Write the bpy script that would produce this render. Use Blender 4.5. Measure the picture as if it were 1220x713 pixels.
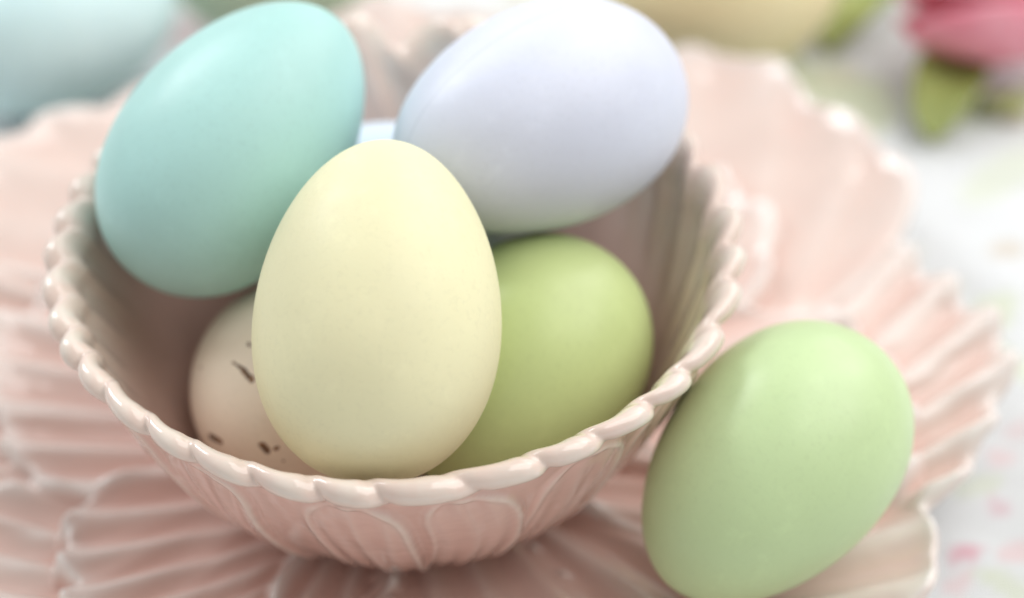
import bpy, math
import numpy as np
from mathutils import Vector, Matrix

R = math.radians
MM = 0.001                       # everything below is laid out in millimetres
scene = bpy.context.scene
for o in list(bpy.data.objects):
    bpy.data.objects.remove(o)

# ------------------------------------------------------------------ camera
CAM = np.array([21.27, -365.64, 358.44]); PITCH = R(40.0); FPX = 3050.0
FW = np.array([0, math.cos(PITCH), -math.sin(PITCH)])
UP = np.array([0, math.sin(PITCH), math.cos(PITCH)])
RT = np.array([1.0, 0, 0])
cd = bpy.data.cameras.new('camera'); cam = bpy.data.objects.new('camera', cd)
scene.collection.objects.link(cam)
cam.location = CAM * MM; cam.rotation_euler = (R(90) - PITCH, 0, 0)
cd.sensor_width = 36; cd.lens = 90; cd.clip_start = 0.01; cd.clip_end = 50
cd.dof.use_dof = True; cd.dof.focus_distance = 0.432; cd.dof.aperture_fstop = 5.4
cd.dof.aperture_blades = 9
scene.camera = cam

# ------------------------------------------------------------------ light
w = bpy.data.worlds.new('World'); scene.world = w; w.use_nodes = True
bg = w.node_tree.nodes['Background']
bg.inputs['Color'].default_value = (1.0, 0.97, 0.94, 1); bg.inputs['Strength'].default_value = 0.52

def area(name, loc, target, sx, sy, power, col):
    l = bpy.data.lights.new(name, 'AREA'); l.shape = 'RECTANGLE'; l.size = sx; l.size_y = sy
    l.energy = power; l.color = col
    o = bpy.data.objects.new(name, l); scene.collection.objects.link(o)
    o.location = loc
    o.rotation_euler = (Vector(target) - Vector(loc)).to_track_quat('-Z', 'Y').to_euler()
area('overhead_key_light', (0.85, 0.12, 1.35), (0, 0, 0.05), 1.6, 1.4, 20, (1.0, 0.985, 0.965))  # broad soft key lamp from overhead, off to the right
area('window_light', (0.85, 1.15, 0.95), (0, 0, 0.05), 1.2, 0.9, 6, (1.0, 0.99, 0.98))
area('window_light', (-0.85, 0.75, 1.0), (0, 0, 0.05), 0.55, 0.8, 11, (0.93, 0.97, 1.0))

scene.render.engine = 'CYCLES'
scene.view_settings.view_transform = 'Standard'; scene.view_settings.look = 'None'
scene.view_settings.exposure = 0.05; scene.view_settings.gamma = 1.0
scene.view_settings.use_curve_mapping = False

# ------------------------------------------------------------------ helpers
def ray_plane(px, py, z):
    d = FW + RT * (px - 610) / FPX + UP * (356.5 - py) / FPX
    return CAM + d * ((z - CAM[2]) / d[2])
def sstep(a, b, x):
    t = np.clip((x - a) / (b - a), 0, 1); return t * t * (3 - 2 * t)
def tag(o, label=None, cat=None, group=None, kind=None):
    if label: o['label'] = label
    if cat: o['category'] = cat
    if group: o['group'] = group
    if kind: o['kind'] = kind
    return o
def empty(name, loc=(0, 0, 0)):
    o = bpy.data.objects.new(name, None); scene.collection.objects.link(o)
    o.location = np.array(loc) * MM; o.empty_display_size = 0.02
    return o
def link_mesh(name, me, mat, parent=None):
    o = bpy.data.objects.new(name, me); scene.collection.objects.link(o)
    me.materials.append(mat)
    if parent: o.parent = parent
    return o
def raw_mesh(name, V, Q, normals=None, attrs=None, colors=None):
    me = bpy.data.meshes.new(name)
    n, m = len(V), len(Q)
    me.vertices.add(n); me.vertices.foreach_set('co', (np.asarray(V, float) * MM).astype(np.float32).ravel())
    k = Q.shape[1]
    me.loops.add(m * k); me.loops.foreach_set('vertex_index', Q.astype(np.int32).ravel())
    me.polygons.add(m); me.polygons.foreach_set('loop_start', np.arange(0, m * k, k, dtype=np.int32))
    me.update(calc_edges=True); me.validate()
    me.polygons.foreach_set('use_smooth', np.ones(len(me.polygons), bool))
    for nm, a in (attrs or {}).items():
        me.attributes.new(nm, 'FLOAT', 'POINT').data.foreach_set('value', a.astype(np.float32).ravel())
    if colors is not None:
        c = np.concatenate([colors, np.ones((n, 1))], 1)
        me.attributes.new('print', 'FLOAT_COLOR', 'POINT').data.foreach_set('color', c.astype(np.float32).ravel())
    if normals is not None:
        me.normals_split_custom_set_from_vertices(normals.tolist())
    return me
def grid_normals(P):
    """P (nv, nt, 3), periodic in the second index"""
    dt = np.roll(P, -1, 1) - np.roll(P, 1, 1); dv = np.gradient(P, axis=0)
    n = np.cross(dt, dv); l = np.linalg.norm(n, axis=2, keepdims=True)
    return n / np.maximum(l, 1e-12)
def blur(Z, kv, kt):
    """box blur twice, periodic in theta"""
    for _ in range(2):
        if kt:
            Z = sum(np.roll(Z, s, 1) for s in range(-kt, kt + 1)) / (2 * kt + 1)
        if kv:
            E = np.pad(Z, ((kv, kv), (0, 0)), mode='edge')
            Z = sum(E[i:i + len(Z)] for i in range(2 * kv + 1)) / (2 * kv + 1)
    return Z
def split_grid(P, N, ids, names, attrs, mat, parent, flip=False):
    """one smooth sheet, cut into the pieces it is moulded of; each piece is a part"""
    nv, nt, _ = P.shape
    idx = np.arange(nv * nt).reshape(nv, nt)
    Q = np.stack([idx[:-1], np.roll(idx, -1, 1)[:-1], np.roll(idx, -1, 1)[1:], idx[1:]], -1).reshape(-1, 4)
    if flip: Q = Q[:, ::-1]
    ids = ids.reshape(-1); Pf = P.reshape(-1, 3); Nf = N.reshape(-1, 3)
    out = []
    for k in np.unique(ids):
        q = Q[ids == k]; u, inv = np.unique(q, return_inverse=True); q = inv.reshape(-1, 4)
        me = raw_mesh(names[k], Pf[u], q, Nf[u], {a: v.reshape(-1)[u] for a, v in attrs.items()})
        out.append(link_mesh(names[k], me, mat, parent))
    return out

# ------------------------------------------------------------------ materials
class NT:
    def __init__(s, name):
        s.m = bpy.data.materials.new(name); s.m.use_nodes = True; s.t = s.m.node_tree
        s.b = s.t.nodes['Principled BSDF']
    def n(s, typ, **kw):
        o = s.t.nodes.new(typ)
        for k, v in kw.items(): setattr(o, k, v)
        return o
    def l(s, a, b): s.t.links.new(a, b)
    def val(s, sock, v): sock.default_value = v
    def noise(s, vec, scale, detail=3, rough=0.55):
        o = s.n('ShaderNodeTexNoise'); s.l(vec, o.inputs['Vector'])
        o.inputs['Scale'].default_value = scale; o.inputs['Detail'].default_value = detail
        o.inputs['Roughness'].default_value = rough
        return o.outputs['Fac']
    def math(s, op, a, b=None, c=None, clamp=False):
        o = s.n('ShaderNodeMath', operation=op, use_clamp=clamp)
        for i, v in enumerate((a, b, c)):
            if v is None: continue
            if isinstance(v, (int, float)): o.inputs[i].default_value = v
            else: s.l(v, o.inputs[i])
        return o.outputs[0]
    def ramp(s, v, a, b, lo=0.0, hi=1.0):
        o = s.n('ShaderNodeMapRange', interpolation_type='SMOOTHSTEP'); s.l(v, o.inputs['Value'])
        for k, x in (('From Min', a), ('From Max', b), ('To Min', lo), ('To Max', hi)): o.inputs[k].default_value = x
        return o.outputs[0]
    def mix(s, f, a, b):
        o = s.n('ShaderNodeMix', data_type='RGBA')
        if isinstance(f, (int, float)): o.inputs[0].default_value = f
        else: s.l(f, o.inputs[0])
        for i, v in ((6, a), (7, b)):
            if isinstance(v, tuple): o.inputs[i].default_value = (*v, 1)
            else: s.l(v, o.inputs[i])
        return o.outputs[2]
    def bump(s, h, dist, strength=1.0):
        o = s.n('ShaderNodeBump'); s.l(h, o.inputs['Height'])
        o.inputs['Distance'].default_value = dist; o.inputs['Strength'].default_value = strength
        s.l(o.outputs[0], s.b.inputs['Normal'])

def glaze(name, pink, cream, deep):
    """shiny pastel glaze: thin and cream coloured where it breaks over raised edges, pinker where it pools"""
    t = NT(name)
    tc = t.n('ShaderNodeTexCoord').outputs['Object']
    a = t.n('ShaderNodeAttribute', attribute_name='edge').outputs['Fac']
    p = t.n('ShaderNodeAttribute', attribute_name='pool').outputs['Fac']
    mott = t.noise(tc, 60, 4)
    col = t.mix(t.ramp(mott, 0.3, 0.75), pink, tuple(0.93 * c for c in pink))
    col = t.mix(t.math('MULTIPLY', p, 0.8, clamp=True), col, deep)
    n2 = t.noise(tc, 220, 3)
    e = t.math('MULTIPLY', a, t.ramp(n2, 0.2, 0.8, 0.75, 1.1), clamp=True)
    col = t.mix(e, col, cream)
    t.l(col, t.b.inputs['Base Color'])
    t.b.inputs['Roughness'].default_value = 0.16
    t.l(t.ramp(t.noise(tc, 90, 3), 0.3, 0.8, 0.04, 0.11), t.b.inputs['Roughness'])
    t.b.inputs['IOR'].default_value = 1.5
    t.b.inputs['Coat Weight'].default_value = 0.35; t.b.inputs['Coat Roughness'].default_value = 0.06
    t.b.inputs['Subsurface Weight'].default_value = 0.08
    t.b.inputs['Subsurface Radius'].default_value = (1.0, 0.5, 0.4); t.b.inputs['Subsurface Scale'].default_value = 0.0015
    t.bump(t.noise(tc, 140, 2), 0.0006, 0.35)
    return t.m
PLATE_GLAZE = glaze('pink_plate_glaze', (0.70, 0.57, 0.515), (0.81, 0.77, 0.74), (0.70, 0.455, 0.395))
BOWL_GLAZE = glaze('pink_bowl_glaze', (0.73, 0.495, 0.43), (0.76, 0.675, 0.60), (0.66, 0.42, 0.355))

def egg_mat(name, col, rough=0.45, var=0.06, extra=None, sss=0.12):
    t = NT(name)
    tc = t.n('ShaderNodeTexCoord').outputs['Object']
    big = t.noise(tc, 28, 2); fine = t.noise(tc, 900, 2)
    c = t.mix(t.ramp(big, 0.3, 0.7), tuple(x * (1 - var) for x in col), tuple(min(x * (1 + var * 0.6), 0.95) for x in col))
    c = t.mix(t.ramp(fine, 0.5, 0.75, 0, 0.3), c, tuple(x * 0.88 for x in col))
    c = t.mix(t.ramp(t.noise(tc, 150, 5, 0.7), 0.52, 0.75, 0, 0.5), c, tuple(min(x * 1.08 + 0.02, 0.9) for x in col))
    if extra: c = extra(t, tc, c)
    t.l(c, t.b.inputs['Base Color'])
    t.l(t.ramp(t.noise(tc, 120, 3), 0.3, 0.7, rough - 0.05, rough + 0.07), t.b.inputs['Roughness'])
    t.b.inputs['Specular IOR Level'].default_value = 0.4
    t.b.inputs['Subsurface Weight'].default_value = sss
    t.b.inputs['Subsurface Radius'].default_value = (1.0, 0.8, 0.6); t.b.inputs['Subsurface Scale'].default_value = 0.002
    h = t.math('ADD', t.noise(tc, 1500, 2), t.math('MULTIPLY', t.noise(tc, 380, 2), 1.2))
    t.bump(h, 0.00004, 0.4)
    return t.m

# ------------------------------------------------------------------ tablecloth
rng = np.random.default_rng(5)
def value_noise(X, Y, cell, seed):
    g = np.random.default_rng(seed).random((64, 64))
    x, y = X / cell, Y / cell; xi, yi = np.floor(x).astype(int), np.floor(y).astype(int)
    fx, fy = x - xi, y - yi; fx, fy = fx * fx * (3 - 2 * fx), fy * fy * (3 - 2 * fy)
    g_ = lambda a, b: g[a % 64, b % 64]
    return (g_(xi, yi) * (1 - fx) + g_(xi + 1, yi) * fx) * (1 - fy) + (g_(xi, yi + 1) * (1 - fx) + g_(xi + 1, yi + 1) * fx) * fy
PC = np.array([2.0, 16.0])                     # plate centre
n = 420
gx = np.linspace(-420, 420, n); gy = np.linspace(-330, 510, n)
X, Y = np.meshgrid(gx, gy)
pucker = (value_noise(X + 0.35 * Y, Y * 2.0, 13, 1) - 0.5) * 1.6 + (value_noise(X, Y, 45, 2) - 0.5) * 3.0
rad = np.hypot(X - PC[0], Y - PC[1])
Z = (pucker - 1.9) * sstep(40, 95, rad) * 1.0
# soft print of leaves and blossoms
white = np.array([0.76, 0.785, 0.80]); green = np.array([0.52, 0.60, 0.30]); pale = np.array([0.68, 0.74, 0.56])
pinkc = np.array([0.72, 0.34, 0.42]); rose = np.array([0.80, 0.60, 0.62]); tan = np.array([0.66, 0.58, 0.47])
C = np.broadcast_to(white, X.shape + (3,)).copy()
def motif(cx, cy, rx, ry, ang, col, s, lobes=0):
    global C
    dx, dy = X - cx, Y - cy
    u = dx * math.cos(ang) + dy * math.sin(ang); v = -dx * math.sin(ang) + dy * math.cos(ang)
    a = np.arctan2(v / ry, u / rx); q = np.hypot(u / rx, v / ry)
    if lobes: q = q / (0.72 + 0.28 * np.abs(np.cos(a * lobes / 2)))
    q = q + (value_noise(X + cx, Y, 4, 11) - 0.5) * 0.5
    m = (1 - sstep(0.75, 1.15, q))[..., None] * s
    C = C * (1 - m) + col * m
def spray(cx, cy, ang, big):
    for k in range(5):
        a = ang + rng.normal() * 1.1; d = rng.uniform(6, 20)
        motif(cx + d * math.cos(a), cy + d * math.sin(a), rng.uniform(6, 11), rng.uniform(2.2, 4), a, (green, pale, pale)[rng.integers(3)], rng.uniform(.4, .75))
    for k in range(3 if big else 2):
        motif(cx + rng.normal() * 6, cy + rng.normal() * 6, rng.uniform(4, 7), rng.uniform(4, 7), rng.random() * 6, (rose, pinkc, tan)[rng.integers(3)], rng.uniform(.35, .6), 5)
for i in range(-5, 6):
    for j in range(-4, 7):
        spray(i * 72 + 24 * (j % 2) + rng.normal() * 9, j * 66 + rng.normal() * 9, rng.random() * 6.28, rng.random() < .4)
for (px, py, rx, ry, a, c, s, lb) in [
        (1180, 365, 11, 5, .9, pale, .8, 0), (1205, 420, 9, 4, 2.2, pale, .7, 0), (1205, 285, 5, 3, .3, tan, .7, 0),
        (960, 110, 19, 12, .2, pale, 1, 0), (900, 75, 16, 10, 2.6, pale, 1, 0), (1035, 125, 12, 7, 1.2, pale, .9, 0), (975, 135, 7, 3, 2.7, tan, .6, 0),
        (1000, 85, 7, 4, .4, tan, .35, 0), (1175, 130, 9, 3, .2, green, .5, 0), (1195, 200, 14, 6, .8, pale, .55, 0), (1100, 195, 9, 5, .3, white, .9, 0),
        (1150, 655, 3.6, 2.6, .3, pinkc, .7, 5), (1140, 690, 4, 2.5, 1.0, rose, .6, 5), (1195, 540, 4, 3, 0, rose, .6, 5), (1212, 505, 4, 3, 1, rose, .5, 5),
        (1190, 600, 3.6, 2.6, 2, pinkc, .4, 5), (1215, 650, 5, 3, .4, rose, .7, 5), (1165, 575, 6, 3, .5, pale, .5, 0), (1200, 690, 6, 3, 2.5, pale, .6, 0),
        (205, 35, 12, 8, .4, rose, .8, 5)]:
    q = ray_plane(px, py, 0); motif(q[0], q[1], rx, ry, a, c, s, lb)
idx = np.arange(n * n).reshape(n, n)
Q = np.stack([idx[:-1, :-1], idx[:-1, 1:], idx[1:, 1:], idx[1:, :-1]], -1).reshape(-1, 4)
t = NT('printed_cotton')
t.l(t.n('ShaderNodeAttribute', attribute_name='print').outputs['Color'], t.b.inputs['Base Color'])
t.b.inputs['Roughness'].default_value = 0.9; t.b.inputs['Specular IOR Level'].default_value = 0.15
t.b.inputs['Sheen Weight'].default_value = 0.2
tc = t.n('ShaderNodeTexCoord').outputs['Object']
wx = t.n('ShaderNodeTexWave', wave_type='BANDS', bands_direction='X'); wy = t.n('ShaderNodeTexWave', wave_type='BANDS', bands_direction='Y')
for wv in (wx, wy):
    t.l(tc, wv.inputs['Vector']); wv.inputs['Scale'].default_value = 400; wv.inputs['Distortion'].default_value = 1.0
t.bump(t.math('ADD', t.math('ADD', wx.outputs['Fac'], wy.outputs['Fac']), t.noise(tc, 300, 3)), 0.0004, 0.5)
cloth = link_mesh('tablecloth', raw_mesh('tablecloth', np.stack([X, Y, Z], -1).reshape(-1, 3), Q, colors=C.reshape(-1, 3)), t.m)
tag(cloth, 'white cotton tablecloth printed with pale green leaves and small pink blossoms', 'tablecloth', kind='structure')

# ------------------------------------------------------------------ leaf plate
NTH, NR = 1200, 230
TH = np.linspace(0, 2 * np.pi, NTH, endpoint=False)
def wrap(a): return (a + np.pi) % (2 * np.pi) - np.pi
class Leaf:
    pass
leaves = []
prng = np.random.default_rng(11)
outer_tip = [116, 128, 126, 121, 126, 124, 120, 111]
for k in range(8):                              # outer ring; alternate leaves lie on top
    L = Leaf(); L.phi = R(3 + 45 * k); L.A = R(29.5 if k % 2 == 0 else 31); L.tip = outer_tip[k]; L.base = 74
    L.lay = 2.0 if k % 2 == 0 else 0.4; L.psi = L.phi + R(36); L.lam = 11.5; L.amp = 1.5; L.x0 = 100; L.fan = 105
    L.ph = prng.random() * 6; L.p = 2.6; L.scal = 0.7
    if k == 7: L.ph = 2.0
    if k in (1, 2, 3): L.amp, L.lam = 0.45, 17.0        # the leaves at the back are smoother
    if k == 7: L.lam, L.psi, L.scal, L.amp = 13.5, R(2), 0.35, 1.25
    if k == 0: L.amp = 1.9
    if k in (4, 5): L.psi, L.lam, L.fan = R(180), 9.5, 160
    leaves.append(L)
inner_tip = [97, 90, 88, 87, 90, 98]
for k in range(6):                              # inner ring over it
    L = Leaf(); L.phi = R(53 + 60 * k); L.A = R(38 if k % 2 == 0 else 35); L.tip = inner_tip[k]; L.base = 42
    L.lay = 2.6 if k % 2 == 0 else 3.6; L.psi = L.phi + R(6 if k != 2 else 4); L.lam = 11.5; L.amp = 1.0; L.x0 = 50; L.fan = 85
    L.ph = prng.random() * 6; L.p = 2.2; L.scal = 1.0
    if k in (0, 1): L.amp = 0.5
    if k == 4: L.A, L.fan, L.psi, L.lam, L.lay = R(52), 52, L.phi, 9.5, 4.0
    if k in (2, 3): L.amp, L.lam, L.psi, L.rphi, L.ph, L.fan = 1.15, 9.3, R(183), R(186), 1.0, 75
    leaves.append(L)
def dish(rho):
    return 6 + 12.5 * np.clip((rho - 40) / 82, 0, 1.3) ** 1.7
def rib_phase(L, X, Y):
    c, s = math.cos(L.psi), math.sin(L.psi)
    # the fan opens about the leaf's own centre line
    rp = getattr(L, 'rphi', L.phi); ox, oy = L.x0 * math.cos(rp), L.x0 * math.sin(rp)
    x = (X - ox) * c + (Y - oy) * s; y = -(X - ox) * s + (Y - oy) * c
    q = y * L.fan / np.maximum(L.fan + x, 15)
    q = q + 0.5 * np.sin(x / 17 + L.ph) + 0.0016 * y * x
    return 2 * np.pi * q / L.lam + L.ph
def leaf_radius(L, th):
    d = wrap(th - L.phi) / L.A; ins = np.abs(d) < 1
    r = L.base + (L.tip - L.base) * np.maximum(1 - np.abs(d) ** L.p, 0) ** 0.55
    ph = rib_phase(L, r * np.cos(th), r * np.sin(th))
    r = r + L.scal * 2.1 * np.cos(ph) * np.maximum(1 - d * d, 0) ** 1.2 + 0.7 * L.scal * np.sin(2.3 * ph + 1) * np.maximum(1 - d * d, 0) ** 2
    r = r + 2.2 * np.sin(7.3 * d + L.ph * 2) * np.maximum(1 - d * d, 0)
    return np.where(ins, r, -1.0), ins
RB = np.max([leaf_radius(L, TH)[0] for L in leaves[:8]], 0)
# soften the very deepest cuts so the sheet stays a sheet
RB = blur(RB[None], 0, 2)[0]
tt = np.concatenate([np.linspace(0, 0.34, 26, endpoint=False), np.linspace(0.34, 1, NR - 26)])
RHO = tt[:, None] * RB[None]; THG = np.broadcast_to(TH[None], RHO.shape)
PX, PY = RHO * np.cos(THG), RHO * np.sin(THG)
H = dish(RHO) + 0.0; LID = np.full(H.shape, 14)          # 14 = well of the plate
H = H - 0.4
fade = sstep(26, 46, RHO)
EDGE = np.zeros_like(H)
for i, L in enumerate(leaves):
    rl, _ = leaf_radius(L, THG)
    if i < 8: rl = np.where(rl > 0, rl + 0.8, rl)
    d = wrap(THG - L.phi)
    slope = np.gradient(rl, TH[1], axis=1) / np.maximum(RHO, 5)
    slope = np.where(np.abs(d) < L.A * 0.985, slope, 8)
    de = np.minimum((rl - RHO) / np.sqrt(1 + np.clip(slope, -8, 8) ** 2), (L.A - np.abs(d)) * np.maximum(RHO, 1) * 0.9)
    inside = de > 0
    ph = rib_phase(L, PX, PY)
    cshape = 0.5 + 0.5 * np.cos(ph)
    rib = (cshape ** 0.85 - 0.5) + 0.10 * np.cos(2 * ph + 0.7)
    amp = L.amp * (0.75 + 0.65 * sstep(0.55, 1.0, RHO / np.maximum(rl, 1)))
    lip = (1.9 if i >= 8 else 1.3) * np.exp(-np.maximum(de, 0) / 1.9) + 0.8 * np.exp(-np.maximum(de, 0) / 9)
    lay = L.lay * sstep(0.25, 0.9, RHO / np.maximum(rl, 1))
    h = dish(RHO) + fade * (rib * amp * 1.9 + lay + lip) + 0.02 * i
    better = inside & ((h > H - 2.5) | (RHO > 60))
    H = np.where(better, h, H); LID = np.where(better, i, LID)
    EDGE = np.where(better, np.exp(-np.maximum(de, 0) / 1.5), EDGE)
far = (LID == 14) & (RHO > 40)
LID = np.where(far, np.round((THG - R(3)) / R(45)).astype(int) % 8, LID)
H = blur(H, 1, 2); EDGE = blur(EDGE, 1, 1)
conv = H - blur(H, 7, 10)
def plate_height(x, y):
    """top of the plate at world x, y (mm)"""
    dx, dy = x - PC[0], y - PC[1]; r, a = math.hypot(dx, dy), math.atan2(dy, dx) % (2 * math.pi)
    j = int(a / (2 * math.pi) * NTH) % NTH; i = int(np.argmin(np.abs(RHO[:, j] - r))); return H[i, j]
top = np.stack([PX, PY, H], -1)
# rounded lip and underside
last = top[-1]; er = np.stack([np.cos(TH), np.sin(TH), np.zeros(NTH)], -1)
def ring(dr, dz): return last + er * dr + np.array([0, 0, dz])
under = [ring(.9, -.35), ring(1.35, -1.1), ring(1.3, -2.0), ring(.6, -2.8), ring(-.8, -3.2)]
for f in (0.93, 0.85, 0.75, 0.65, 0.55, 0.47):
    rr = RB * f; z = dish(rr) - 3.0 + 0.3 * (last[:, 2] - dish(RB)) * max(0, (f - .6) / .4)
    under.append(np.stack([rr * np.cos(TH), rr * np.sin(TH), np.maximum(z, 1.6)], -1))
for rr, z in ((50, 2.2), (47, 0.15), (45, 0.15), (44, 2.0), (0.5, 2.2)):
    under.append(np.stack([rr * np.cos(TH), rr * np.sin(TH), np.full(NTH, z)], -1))
P = np.concatenate([top, np.array(under)], 0)
N_ = -grid_normals(P)
N_[0] = (0, 0, 1); N_[-1] = (0, 0, -1)
nu = len(under)
ids = np.concatenate([LID[:-1], np.full((nu, NTH), 15)], 0)
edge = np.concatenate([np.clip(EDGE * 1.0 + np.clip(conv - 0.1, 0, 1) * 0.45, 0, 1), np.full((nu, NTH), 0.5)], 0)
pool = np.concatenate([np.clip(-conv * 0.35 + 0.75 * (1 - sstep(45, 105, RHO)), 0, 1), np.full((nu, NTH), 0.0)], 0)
plate = empty('leaf_plate', (PC[0], PC[1], 0))
tag(plate, 'large pink glazed ceramic plate of overlapping ribbed leaves under the bowl', 'plate')
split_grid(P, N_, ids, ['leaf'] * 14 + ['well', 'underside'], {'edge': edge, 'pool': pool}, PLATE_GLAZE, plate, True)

# ------------------------------------------------------------------ leaf bowl
def r_out(z): return 63.3 * np.clip((z - 6) / 57.0, 1e-4, 1) ** 0.34
def r_in(z): return 60.0 * np.clip((z - 9.5) / 53.5, 0, 1) ** 0.36
prof = [(0.3, 7.6), (20.5, 7.6), (21.5, 6.15), (23.6, 6.1), (24.4, 7.0), (24.6, 9.2)]
z_o = 6 + 57 * (np.linspace(25.5, 62.2, 70) / 63.3) ** (1 / .34)
prof += [(float(r_out(z)), float(z)) for z in z_o]
n_out0, n_out1 = 6, len(prof)
prof += [(63.2, 61.4), (64.0, 62.2), (64.4, 63.3), (64.3, 64.4), (63.6, 65.3), (62.4, 65.7), (61.0, 65.1), (59.7, 63.8), (58.6, 61.5)]
n_in0 = len(prof)
rr_in = np.linspace(58.0, 1, 66)
prof += [(float(r), float(9.5 + 53.5 * (r / 60.0) ** (1 / .36))) for r in rr_in]
prof = np.array(prof)
seg = np.r_[0, np.cumsum(np.hypot(*np.diff(prof, axis=0).T))]
NV, NB = 260, 1100
# finer sampling along the rim
s_rim0, s_rim1 = seg[n_out1 - 6], seg[n_in0 + 8]
sv = np.concatenate([np.linspace(0, s_rim0, 100, endpoint=False), np.linspace(s_rim0, s_rim1, 80, endpoint=False), np.linspace(s_rim1, seg[-1], 80)])
pr, pz = np.interp(sv, seg, prof[:, 0]), np.interp(sv, seg, prof[:, 1])
for _ in range(3):
    pr[1:-1] = (pr[:-2] + 2 * pr[1:-1] + pr[2:]) / 4; pz[1:-1] = (pz[:-2] + 2 * pz[1:-1] + pz[2:]) / 4
tr, tz = np.gradient(pr), np.gradient(pz); ln = np.hypot(tr, tz)
nr, nz = tz / ln, -tr / ln                                # outward normal of the profile
s_top = np.interp(0, [0], [0]); s_top = sv[np.argmax(pz)]
TB = np.linspace(0, 2 * np.pi, NB, endpoint=False)
S, TG = np.meshgrid(sv - s_top, TB, indexing='ij')        # S<0 outside, S>0 inside, 0 on the rim's crest
RR = np.broadcast_to(pr[:, None], S.shape); ZZ = np.broadcast_to(pz[:, None], S.shape)
hh = np.clip((ZZ - 9.5) / 52.0, 0, 1)                     # height on the outer wall
tw = TG + 0.035 * np.sin(3 * TG + 1.0) + 0.018 * np.sin(8 * TG + .4)
# rope-like scallops over the rim, running on as soft ribs inside
NS = 29
ph = 35 * TG + 5 * np.sin(TG - np.pi) + 2 * np.sin(2 * TG) + S * np.where(S > 0, 0.27, 0.30) + 0.5 * np.sin(7 * TG) + 0.4 * np.sin(12 * TG + 1)
fr = (ph / (2 * np.pi)) % 1.0; b = np.sin(np.pi * fr ** 1.35) ** 0.85
wrim = np.where(S < 0, 1 - sstep(5.0, 8.0, -S), 1 - sstep(3, 26, S)) 
irr = (1.25 - 0.45 * np.maximum(-np.sin(TG), 0)) * (1 + 0.25 * np.sin(5 * TG + 2) * np.sin(11 * TG))
fd = np.minimum(fr, 1 - fr)
disp = -0.6 * np.exp(-(fd / 0.10) ** 2) * wrim * (1 - 0.3 * sstep(2, 9, S)) + 0.15 * wrim
shift = 1.6 * (b - 0.62) * irr * np.where(S < 0, 1 - sstep(4.0, 8.5, -S), 1 - sstep(6, 32, S))
# moulded leaves on the outside
arc = 63.3
NL = 16
lr = np.random.default_rng(3)
outm = sstep(5.2, 7.2, -S) * sstep(24.5, 30, RR)
REL = np.full(S.shape, -0.55); LK = np.full(S.shape, -1); DE = np.full(S.shape, -9.0)
for k in range(NL):
    a0 = (k + lr.normal() * 0.10) * 2 * np.pi / NL + R(262); lean_ = lr.normal() * 2.6; top_ = 0.985 + lr.normal() * 0.02; wk = 10.6 + lr.normal() * 1.0
    bow = lr.normal() * 1.2
    aa = wrap(TG - a0) * arc - lean_ * (hh - .5) - bow * np.sin(hh * 3.1)
    wv = wk * (1.16 - 0.22 * hh) * np.maximum(1 - np.clip((hh - 0.70) / (top_ - 0.70), 0, 1) ** 3.2, 0) ** 0.6
    de = np.minimum(wv - np.abs(aa), (top_ - hh) * 55)
    u = aa / np.maximum(wv, .5)
    hk = 0.30 * u - 0.22 * u * u + 0.10 * np.cos(2 * np.pi * aa / (4.6 + 1.5 * hh) + k) * (np.abs(u) < .9) + 0.28 * np.exp(-(aa / 0.8) ** 2) * (1 - hh) + 0.5 * np.exp(-((np.maximum(de, 0) - .6) / 0.6) ** 2)
    ok = (de > 0) & (np.abs(aa) < 25) & (hk > REL)
    REL = np.where(ok, hk, REL); LK = np.where(ok, k, LK); DE = np.where(ok, de, DE)
REL = blur(REL, 0, 1)
disp = disp + outm * REL * 1.6
disp = disp + 0.25 * np.sin(4 * TG + 1.3) * sstep(20, 50, ZZ)
disp = blur(disp, 1, 1)
cv = disp - blur(disp, 5, 9) + 0.35 * (shift - blur(shift, 0, 12))
rise = -1.3 * np.maximum(-np.sin(TG), 0) ** 2 + 5.0 * np.maximum(np.sin(TG), 0) ** 2 + 0.5 * np.sin(5 * TG + .6) + 3.0 * np.exp(-((TG - R(99)) / R(5)) ** 2) + 2.5 * np.exp(-((TG - R(80)) / R(6)) ** 2) - 4.5 * np.exp(-((TG - R(91)) / R(5)) ** 2)
Zf = ZZ + rise * sstep(28, 62, ZZ) + disp * nz[:, None] + 0.40 * shift
Rf = RR + disp * nr[:, None] + shift + 0.5 * np.sin(2 * TG + .5) * sstep(20, 60, ZZ)
P = np.stack([Rf * np.cos(TG) * (1 - 0.020 * sstep(34, 60, ZZ)), Rf * np.sin(TG), Zf], -1)
N_ = grid_normals(P)
j = np.argmin(np.abs(sv - s_top))
if N_[j, 0, 2] < 0: N_ = -N_
N_[0] = (0, 0, -1); N_[-1] = (0, 0, 1)
ids = np.full(S.shape, 0)                                 # 0 inside wall
ids[(S < 7)] = 1                                          # 1 rim
on_wall = (S < -5.2)
lk = np.where(LK < 0, np.round((TG - R(262)) / (2 * np.pi / NL)).astype(int) % NL, LK)
ids = np.where(on_wall, 2 + lk, ids)
ids = np.where(on_wall & (RR < 25.2) & (ZZ < 12), 2 + NL, ids)
rimmask = (1 - sstep(4.4, 7.2, -S)) * (1 - sstep(9, 34, S))
edge = np.clip(rimmask * 0.72 + np.clip(cv - .05, 0, 1) * 1.0 + 0.26 * np.exp(-((DE - 0.7) / 0.8) ** 2) * outm, 0, 1)
pool = np.clip(-cv * 1.3, 0, 1) * (1 - rimmask * .6)
bowl = empty('leaf_bowl', (0, 0, 0))
tag(bowl, 'small pink ceramic bowl moulded with leaves and a scalloped cream rim, filled with eggs', 'bowl')
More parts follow.
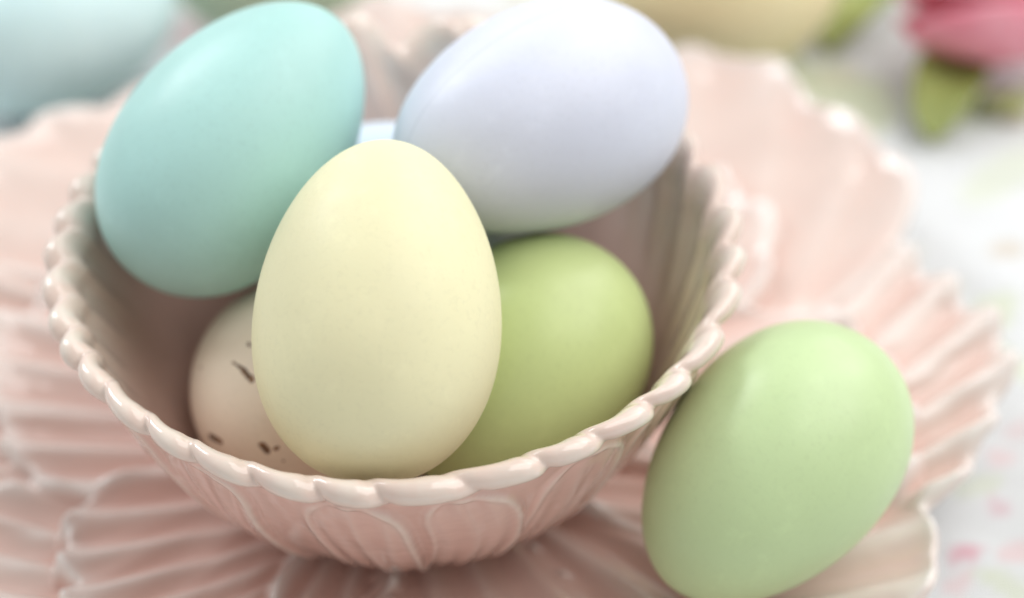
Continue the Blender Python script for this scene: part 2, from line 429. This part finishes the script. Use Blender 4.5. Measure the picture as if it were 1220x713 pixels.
split_grid(P, N_, ids[:-1], ['inside_wall', 'rim'] + ['leaf'] * NL + ['foot'], {'edge': edge, 'pool': pool}, BOWL_GLAZE, bowl)

# ------------------------------------------------------------------ eggs
def egg_profile(tv, k=0.22):
    f = lambda x: np.sqrt(np.maximum(1 - x * x, 0) / (1 + k * x))
    return f(tv) / f(np.linspace(-1, 1, 401)).max()
def egg_frame(az, el):
    a = np.array([math.cos(el) * math.sin(az), math.cos(el) * math.cos(az), math.sin(el)])
    b_ = np.cross(a, [0.3, 0.2, 0.9]); b_ /= np.linalg.norm(b_)
    return a, b_, np.cross(a, b_)
def hit_egg(px, py, c, az, el, L, W):
    """first point where the view through a pixel meets the egg, in the egg's own coordinates (mm)"""
    a, b_, d_ = egg_frame(az, el); v = FW + RT * (px - 610) / FPX + UP * (356.5 - py) / FPX
    st = np.arange(340, 640, 0.1); q = CAM + v * st[:, None] - np.array(c); x = q @ a; t_ = x / (L / 2)
    ok = (np.abs(t_) < 1) & (np.hypot(q @ b_, q @ d_) <= egg_profile(np.clip(t_, -1, 1)) * W / 2)
    if not ok.any(): return None
    i = int(np.argmax(ok)); return np.array([q[i] @ b_, q[i] @ d_, x[i]])
def egg(c, az, el, L, W, mat, label, group=None, seed=0):
    nl, nm = 72, 64
    th = np.linspace(0, np.pi, nl + 1)[1:-1]; tv = np.cos(th); r = egg_profile(tv) * W / 2
    a = np.linspace(0, 2 * np.pi, nm, endpoint=False)
    rs = np.random.default_rng(seed); p1, p2 = rs.random(2) * 6
    wobble = 1 + 0.004 * np.sin(2 * a[None] + p1) * np.sin(th)[:, None] + 0.003 * np.sin(3 * a[None] + 2 * th[:, None] + p2)
    V = np.stack([r[:, None] * wobble * np.cos(a), r[:, None] * wobble * np.sin(a), np.broadcast_to((tv * L / 2)[:, None], (nl - 1, nm))], -1)
    V = np.concatenate([V.reshape(-1, 3), [[0, 0, L / 2], [0, 0, -L / 2]]]); n0 = (nl - 1) * nm
    F = []
    for i in range(nl - 2):
        for j in range(nm):
            F.append((i * nm + j, (i + 1) * nm + j, (i + 1) * nm + (j + 1) % nm, i * nm + (j + 1) % nm))
    for j in range(nm):
        F.append((n0, j, (j + 1) % nm)); q = (nl - 2) * nm; F.append((n0 + 1, q + (j + 1) % nm, q + j))
    me = bpy.data.meshes.new('egg'); me.from_pydata((V * MM).tolist(), [], F)
    me.polygons.foreach_set('use_smooth', np.ones(len(me.polygons), bool)); me.update()
    o = link_mesh('egg', me, mat)
    ax, b_, d_ = egg_frame(az, el)
    M = Matrix(((b_[0], d_[0], ax[0], c[0] * MM), (b_[1], d_[1], ax[1], c[1] * MM), (b_[2], d_[2], ax[2], c[2] * MM), (0, 0, 0, 1)))
    o.matrix_world = M
    return tag(o, label, 'egg', group)

CREAM = ((-19.585, -6.879, 35.601), -0.241, -0.379, 53.451, 40.053)
LAV = ((26.337, 18.731, 79.241), -2.183, 0.026, 60.016, 41.857)
def speckles(t, tc, c):
    """dark droppings and flecks on the shell"""
    warp = t.n('ShaderNodeVectorMath', operation='SCALE'); nz_ = t.n('ShaderNodeTexNoise'); t.l(tc, nz_.inputs['Vector'])
    nz_.inputs['Scale'].default_value = 500
    sub = t.n('ShaderNodeVectorMath', operation='SUBTRACT'); t.l(nz_.outputs['Color'], sub.inputs[0]); sub.inputs[1].default_value = (.5, .5, .5)
    t.l(sub.outputs[0], warp.inputs[0]); warp.inputs['Scale'].default_value = 0.0011
    add = t.n('ShaderNodeVectorMath', operation='ADD'); t.l(tc, add.inputs[0]); t.l(warp.outputs[0], add.inputs[1])
    mask = None
    for (pts_, rad_) in [([(278, 432), (284, 437)], 0.25), ([(284, 437), (293, 444)], 0.42), ([(291, 443), (300, 452)], 0.72),
                         ([(313, 532), (317, 536)], 0.85), ([(328, 536), (331, 534)], 0.42), ([(337, 549), (337, 549)], 0.28),
                         ([(250, 520), (262, 526)], 0.7), ([(297, 408), (298, 412)], 0.3), ([(238, 437), (239, 438)], 0.3)]:
        h = [hit_egg(*p, *CREAM) for p in pts_]
        if any(q is None for q in h): continue
        A, B = h[0] * MM, h[1] * MM; mid = (A + B) / 2; half = np.linalg.norm(B - A) / 2
        # capsule: stretch the distance along the streak
        u = (B - A) / max(np.linalg.norm(B - A), 1e-9)
        s1 = t.n('ShaderNodeVectorMath', operation='SUBTRACT'); t.l(add.outputs[0], s1.inputs[0]); s1.inputs[1].default_value = mid
        dt = t.n('ShaderNodeVectorMath', operation='DOT_PRODUCT'); t.l(s1.outputs[0], dt.inputs[0]); dt.inputs[1].default_value = u
        ln_ = t.n('ShaderNodeVectorMath', operation='LENGTH'); t.l(s1.outputs[0], ln_.inputs[0])
        al = t.math('ABSOLUTE', dt.outputs['Value'])
        perp2 = t.math('MAXIMUM', t.math('SUBTRACT', t.math('MULTIPLY', ln_.outputs['Value'], ln_.outputs['Value']), t.math('MULTIPLY', al, al)), 0.0)
        ov = t.math('MAXIMUM', t.math('SUBTRACT', al, float(half)), 0.0)
        dist = t.math('SQRT', t.math('ADD', perp2, t.math('MULTIPLY', ov, ov)))
        m = t.ramp(dist, rad_ * MM * 1.15, rad_ * MM * 0.7, 0, 1) if False else t.ramp(dist, rad_ * MM * 0.7, rad_ * MM * 1.2, 1, 0)
        mask = m if mask is None else t.math('MAXIMUM', mask, m)
    vor = t.n('ShaderNodeTexVoronoi'); t.l(add.outputs[0], vor.inputs['Vector']); vor.inputs['Scale'].default_value = 95
    sp = t.math('MULTIPLY', t.ramp(vor.outputs['Distance'], 0.05, 0.09, 1, 0), t.ramp(t.noise(tc, 45, 1), 0.64, 0.7))
    mask = t.math('MAXIMUM', mask, t.math('MULTIPLY', sp, 0.8))
    br = t.mix(t.ramp(t.noise(tc, 700, 2), 0.4, 0.65), (0.08, 0.035, 0.015), (0.24, 0.11, 0.045))
    return t.mix(t.math('MULTIPLY', mask, 0.95), c, br)
def seam(t, tc, c):
    """faint seam running lengthwise over the shell"""
    h = hit_egg(530, 100, *LAV); nrm = np.array([-h[1], h[0], 0]); nrm /= np.linalg.norm(nrm)
    dt = t.n('ShaderNodeVectorMath', operation='DOT_PRODUCT'); t.l(tc, dt.inputs[0]); dt.inputs[1].default_value = nrm
    m = t.ramp(t.math('ABSOLUTE', dt.outputs['Value']), 0.0001, 0.0004, 0.3, 0)
    return t.mix(m, c, (0.42, 0.46, 0.56))

M_yel = egg_mat('pale_yellow_eggshell', (0.80, 0.775, 0.51), 0.48)
M_teal = egg_mat('aqua_eggshell', (0.43, 0.70, 0.67), 0.42)
M_lav = egg_mat('lavender_eggshell', (0.66, 0.70, 0.82), 0.42, extra=seam)
M_olive = egg_mat('olive_green_eggshell', (0.54, 0.64, 0.29), 0.33)
M_cream = egg_mat('cream_eggshell', (0.83, 0.73, 0.60), 0.5, extra=speckles)
M_blue = egg_mat('pale_blue_eggshell', (0.66, 0.75, 0.86), 0.45)
M_green = egg_mat('pastel_green_eggshell', (0.55, 0.70, 0.39), 0.34)
M_sky = egg_mat('sky_blue_eggshell', (0.64, 0.86, 0.88), 0.45)
M_sage = egg_mat('sage_green_eggshell', (0.60, 0.72, 0.54), 0.45)
M_butter = egg_mat('butter_yellow_eggshell', (0.85, 0.76, 0.47), 0.45)

egg((-1.791, -29.524, 73.643), 0.082, 0.718, 59.943, 42.743, M_yel, 'matte pale yellow egg standing upright at the front of the bowl', seed=1)
egg((-29.859, 15.144, 75.75), 0.837, 0.632, 60.761, 41.982, M_teal, 'matte aqua blue-green egg on top of the pile in the bowl', seed=2)
egg(*LAV, M_lav, 'pale lavender egg with faint seam resting high in the bowl', seed=3)
egg((23.598, -10.155, 42.876), 3.821, -0.46, 54.158, 41.924, M_olive, 'olive green egg inside the bowl below the lavender egg', seed=4)
egg(*CREAM, M_cream, 'cream egg with dark brown specks low in the bowl', seed=5)
egg((-1.981, 29.114, 46.453), -1.391, 0.089, 53.822, 40.434, M_blue, 'pale blue egg mostly hidden between aqua and lavender eggs', seed=6)
GREEN = ((68.52, -30.31, 37.86), 3.938, -0.396, 58.34, 41.56)
egg(*GREEN, M_green, 'pastel green egg on the plate leaning against the bowl', seed=7)
# eggs on the cloth behind the plate
q = ray_plane(66, 24, 21); egg((q[0], q[1], 20.8), 1.2, 0.05, 58, 43, M_sky, 'blurred sky blue egg on the tablecloth behind the plate', seed=8)
q = ray_plane(330, -54, 21); egg((q[0], q[1], 20.5), 1.9, 0.0, 58, 43, M_sage, 'blurred sage green egg on the tablecloth behind the bowl', seed=9)
q = ray_plane(860, -24, 21); egg((q[0], q[1], 20.6), -1.75, 0.0, 57, 43, M_butter, 'blurred butter yellow egg on the tablecloth behind the plate', seed=10)

# ------------------------------------------------------------------ flower behind the plate
def sheet(name, f, nu_, nv_, thick, mat, parent):
    """closed thin shell from a surface f(u, v) -> xyz in mm"""
    U, W_ = np.meshgrid(np.linspace(0, 1, nu_), np.linspace(-1, 1, nv_), indexing='ij')
    G = f(U, W_)
    gu, gv = np.gradient(G, axis=0), np.gradient(G, axis=1); nn = np.cross(gu, gv)
    nn /= np.maximum(np.linalg.norm(nn, axis=2, keepdims=True), 1e-9)
    ed = (1 - np.abs(W_) ** 6)[..., None] * 0.8 + 0.2
    A, B = G + nn * thick / 2 * ed, G - nn * thick / 2 * ed
    V = np.concatenate([A.reshape(-1, 3), B.reshape(-1, 3)]); k = nu_ * nv_; ix = np.arange(k).reshape(nu_, nv_)
    Qa = np.stack([ix[:-1, :-1], ix[1:, :-1], ix[1:, 1:], ix[:-1, 1:]], -1).reshape(-1, 4)
    F = [Qa, Qa[:, ::-1] + k]
    bd = np.r_[ix[0, :], ix[1:, -1], ix[-1, -2::-1], ix[-2:0:-1, 0]]
    F.append(np.stack([bd, np.roll(bd, -1), np.roll(bd, -1) + k, bd + k], -1))
    return link_mesh(name, raw_mesh(name, V, np.concatenate(F)), mat, parent)
def plant_mat(name, c1, c2, rough=0.5, sss=0.2):
    t = NT(name); tc = t.n('ShaderNodeTexCoord').outputs['Object']
    t.l(t.mix(t.ramp(t.noise(tc, 90, 4), 0.3, 0.7), c1, c2), t.b.inputs['Base Color'])
    t.b.inputs['Roughness'].default_value = rough
    t.b.inputs['Subsurface Weight'].default_value = sss; t.b.inputs['Subsurface Radius'].default_value = (1, .5, .4); t.b.inputs['Subsurface Scale'].default_value = 0.002
    t.bump(t.noise(tc, 400, 3), 0.0003, 0.4)
    return t.m
M_petal = plant_mat('pink_petal', (0.74, 0.22, 0.30), (0.82, 0.36, 0.44))
M_leaf = plant_mat('green_leaf', (0.20, 0.25, 0.06), (0.34, 0.38, 0.12))
FX, FY = 138, 150
fl = empty('tulip', (FX, FY, 0))
tag(fl, 'blurred pink flower with green leaves lying on the tablecloth', 'flower')
for k in range(6):
    an = k * math.pi / 3 + (0.25 if k % 2 else 0); inner_ = k % 2
    def f(U, W_, an=an, inner_=inner_):
        rr_ = (15.5 - 2 * inner_) * np.sin(np.pi * (0.12 + 0.72 * U)) ** 0.8
        wid = 0.62 * np.sqrt(np.maximum(1 - (2 * U - 0.95) ** 2 * 0.95, 0.02))
        a = an + W_ * wid
        x = 46 * U - 23; y = rr_ * np.cos(a); z = rr_ * np.sin(a)
        d = R(186); return np.stack([x * math.cos(d) - y * math.sin(d), x * math.sin(d) + y * math.cos(d), z + 17.5 + 1.5 * U], -1)
    sheet('petal', f, 22, 15, 1.2, M_petal, fl)
def blade(p0, p1, width, lift, curl):
    p0, p1 = np.array(p0, float), np.array(p1, float); d = p1 - p0; ln_ = np.linalg.norm(d); d /= ln_; pn = np.array([-d[1], d[0]])
    def f(U, W_):
        wd = width * np.sin(np.pi * np.clip(0.10 + 0.88 * U, 0, 1)) ** 0.45
        xy = p0 + U[..., None] * d * ln_ + (W_ * wd)[..., None] * pn
        z = 1.0 + lift * np.sin(np.pi * np.clip(U, 0, 1)) + curl * W_ ** 2 + 0.6 * np.sin(9 * U + 2 * W_)
        return np.concatenate([xy, z[..., None]], -1)
    return f
def loc(px, py, z=3): q = ray_plane(px, py, z); return (q[0] - FX, q[1] - FY)
sheet('leaf', blade(loc(1150, 62), loc(1108, 160), 8.5, 5, 3), 26, 11, 0.9, M_leaf, fl)
sheet('leaf', blade(loc(1075, -30), loc(985, 52), 8, 6, 3), 26, 11, 0.9, M_leaf, fl)
sheet('leaf', blade(loc(1165, 118), loc(1230, 128), 3, 2, 1), 20, 9, 0.8, M_leaf, fl)
def stem(U, W_):
    a = W_ * math.pi * 0.999
    x = 20 + 60 * U; return np.stack([x * math.cos(R(20)) - 2.6 * np.cos(a) * math.sin(R(20)), x * math.sin(R(20)) + 2.6 * np.cos(a), 14 - 10 * U + 2.6 * np.sin(a)], -1)
sheet('stem', stem, 14, 13, 0.4, M_leaf, fl)

# contact check for the egg that leans on the bowl
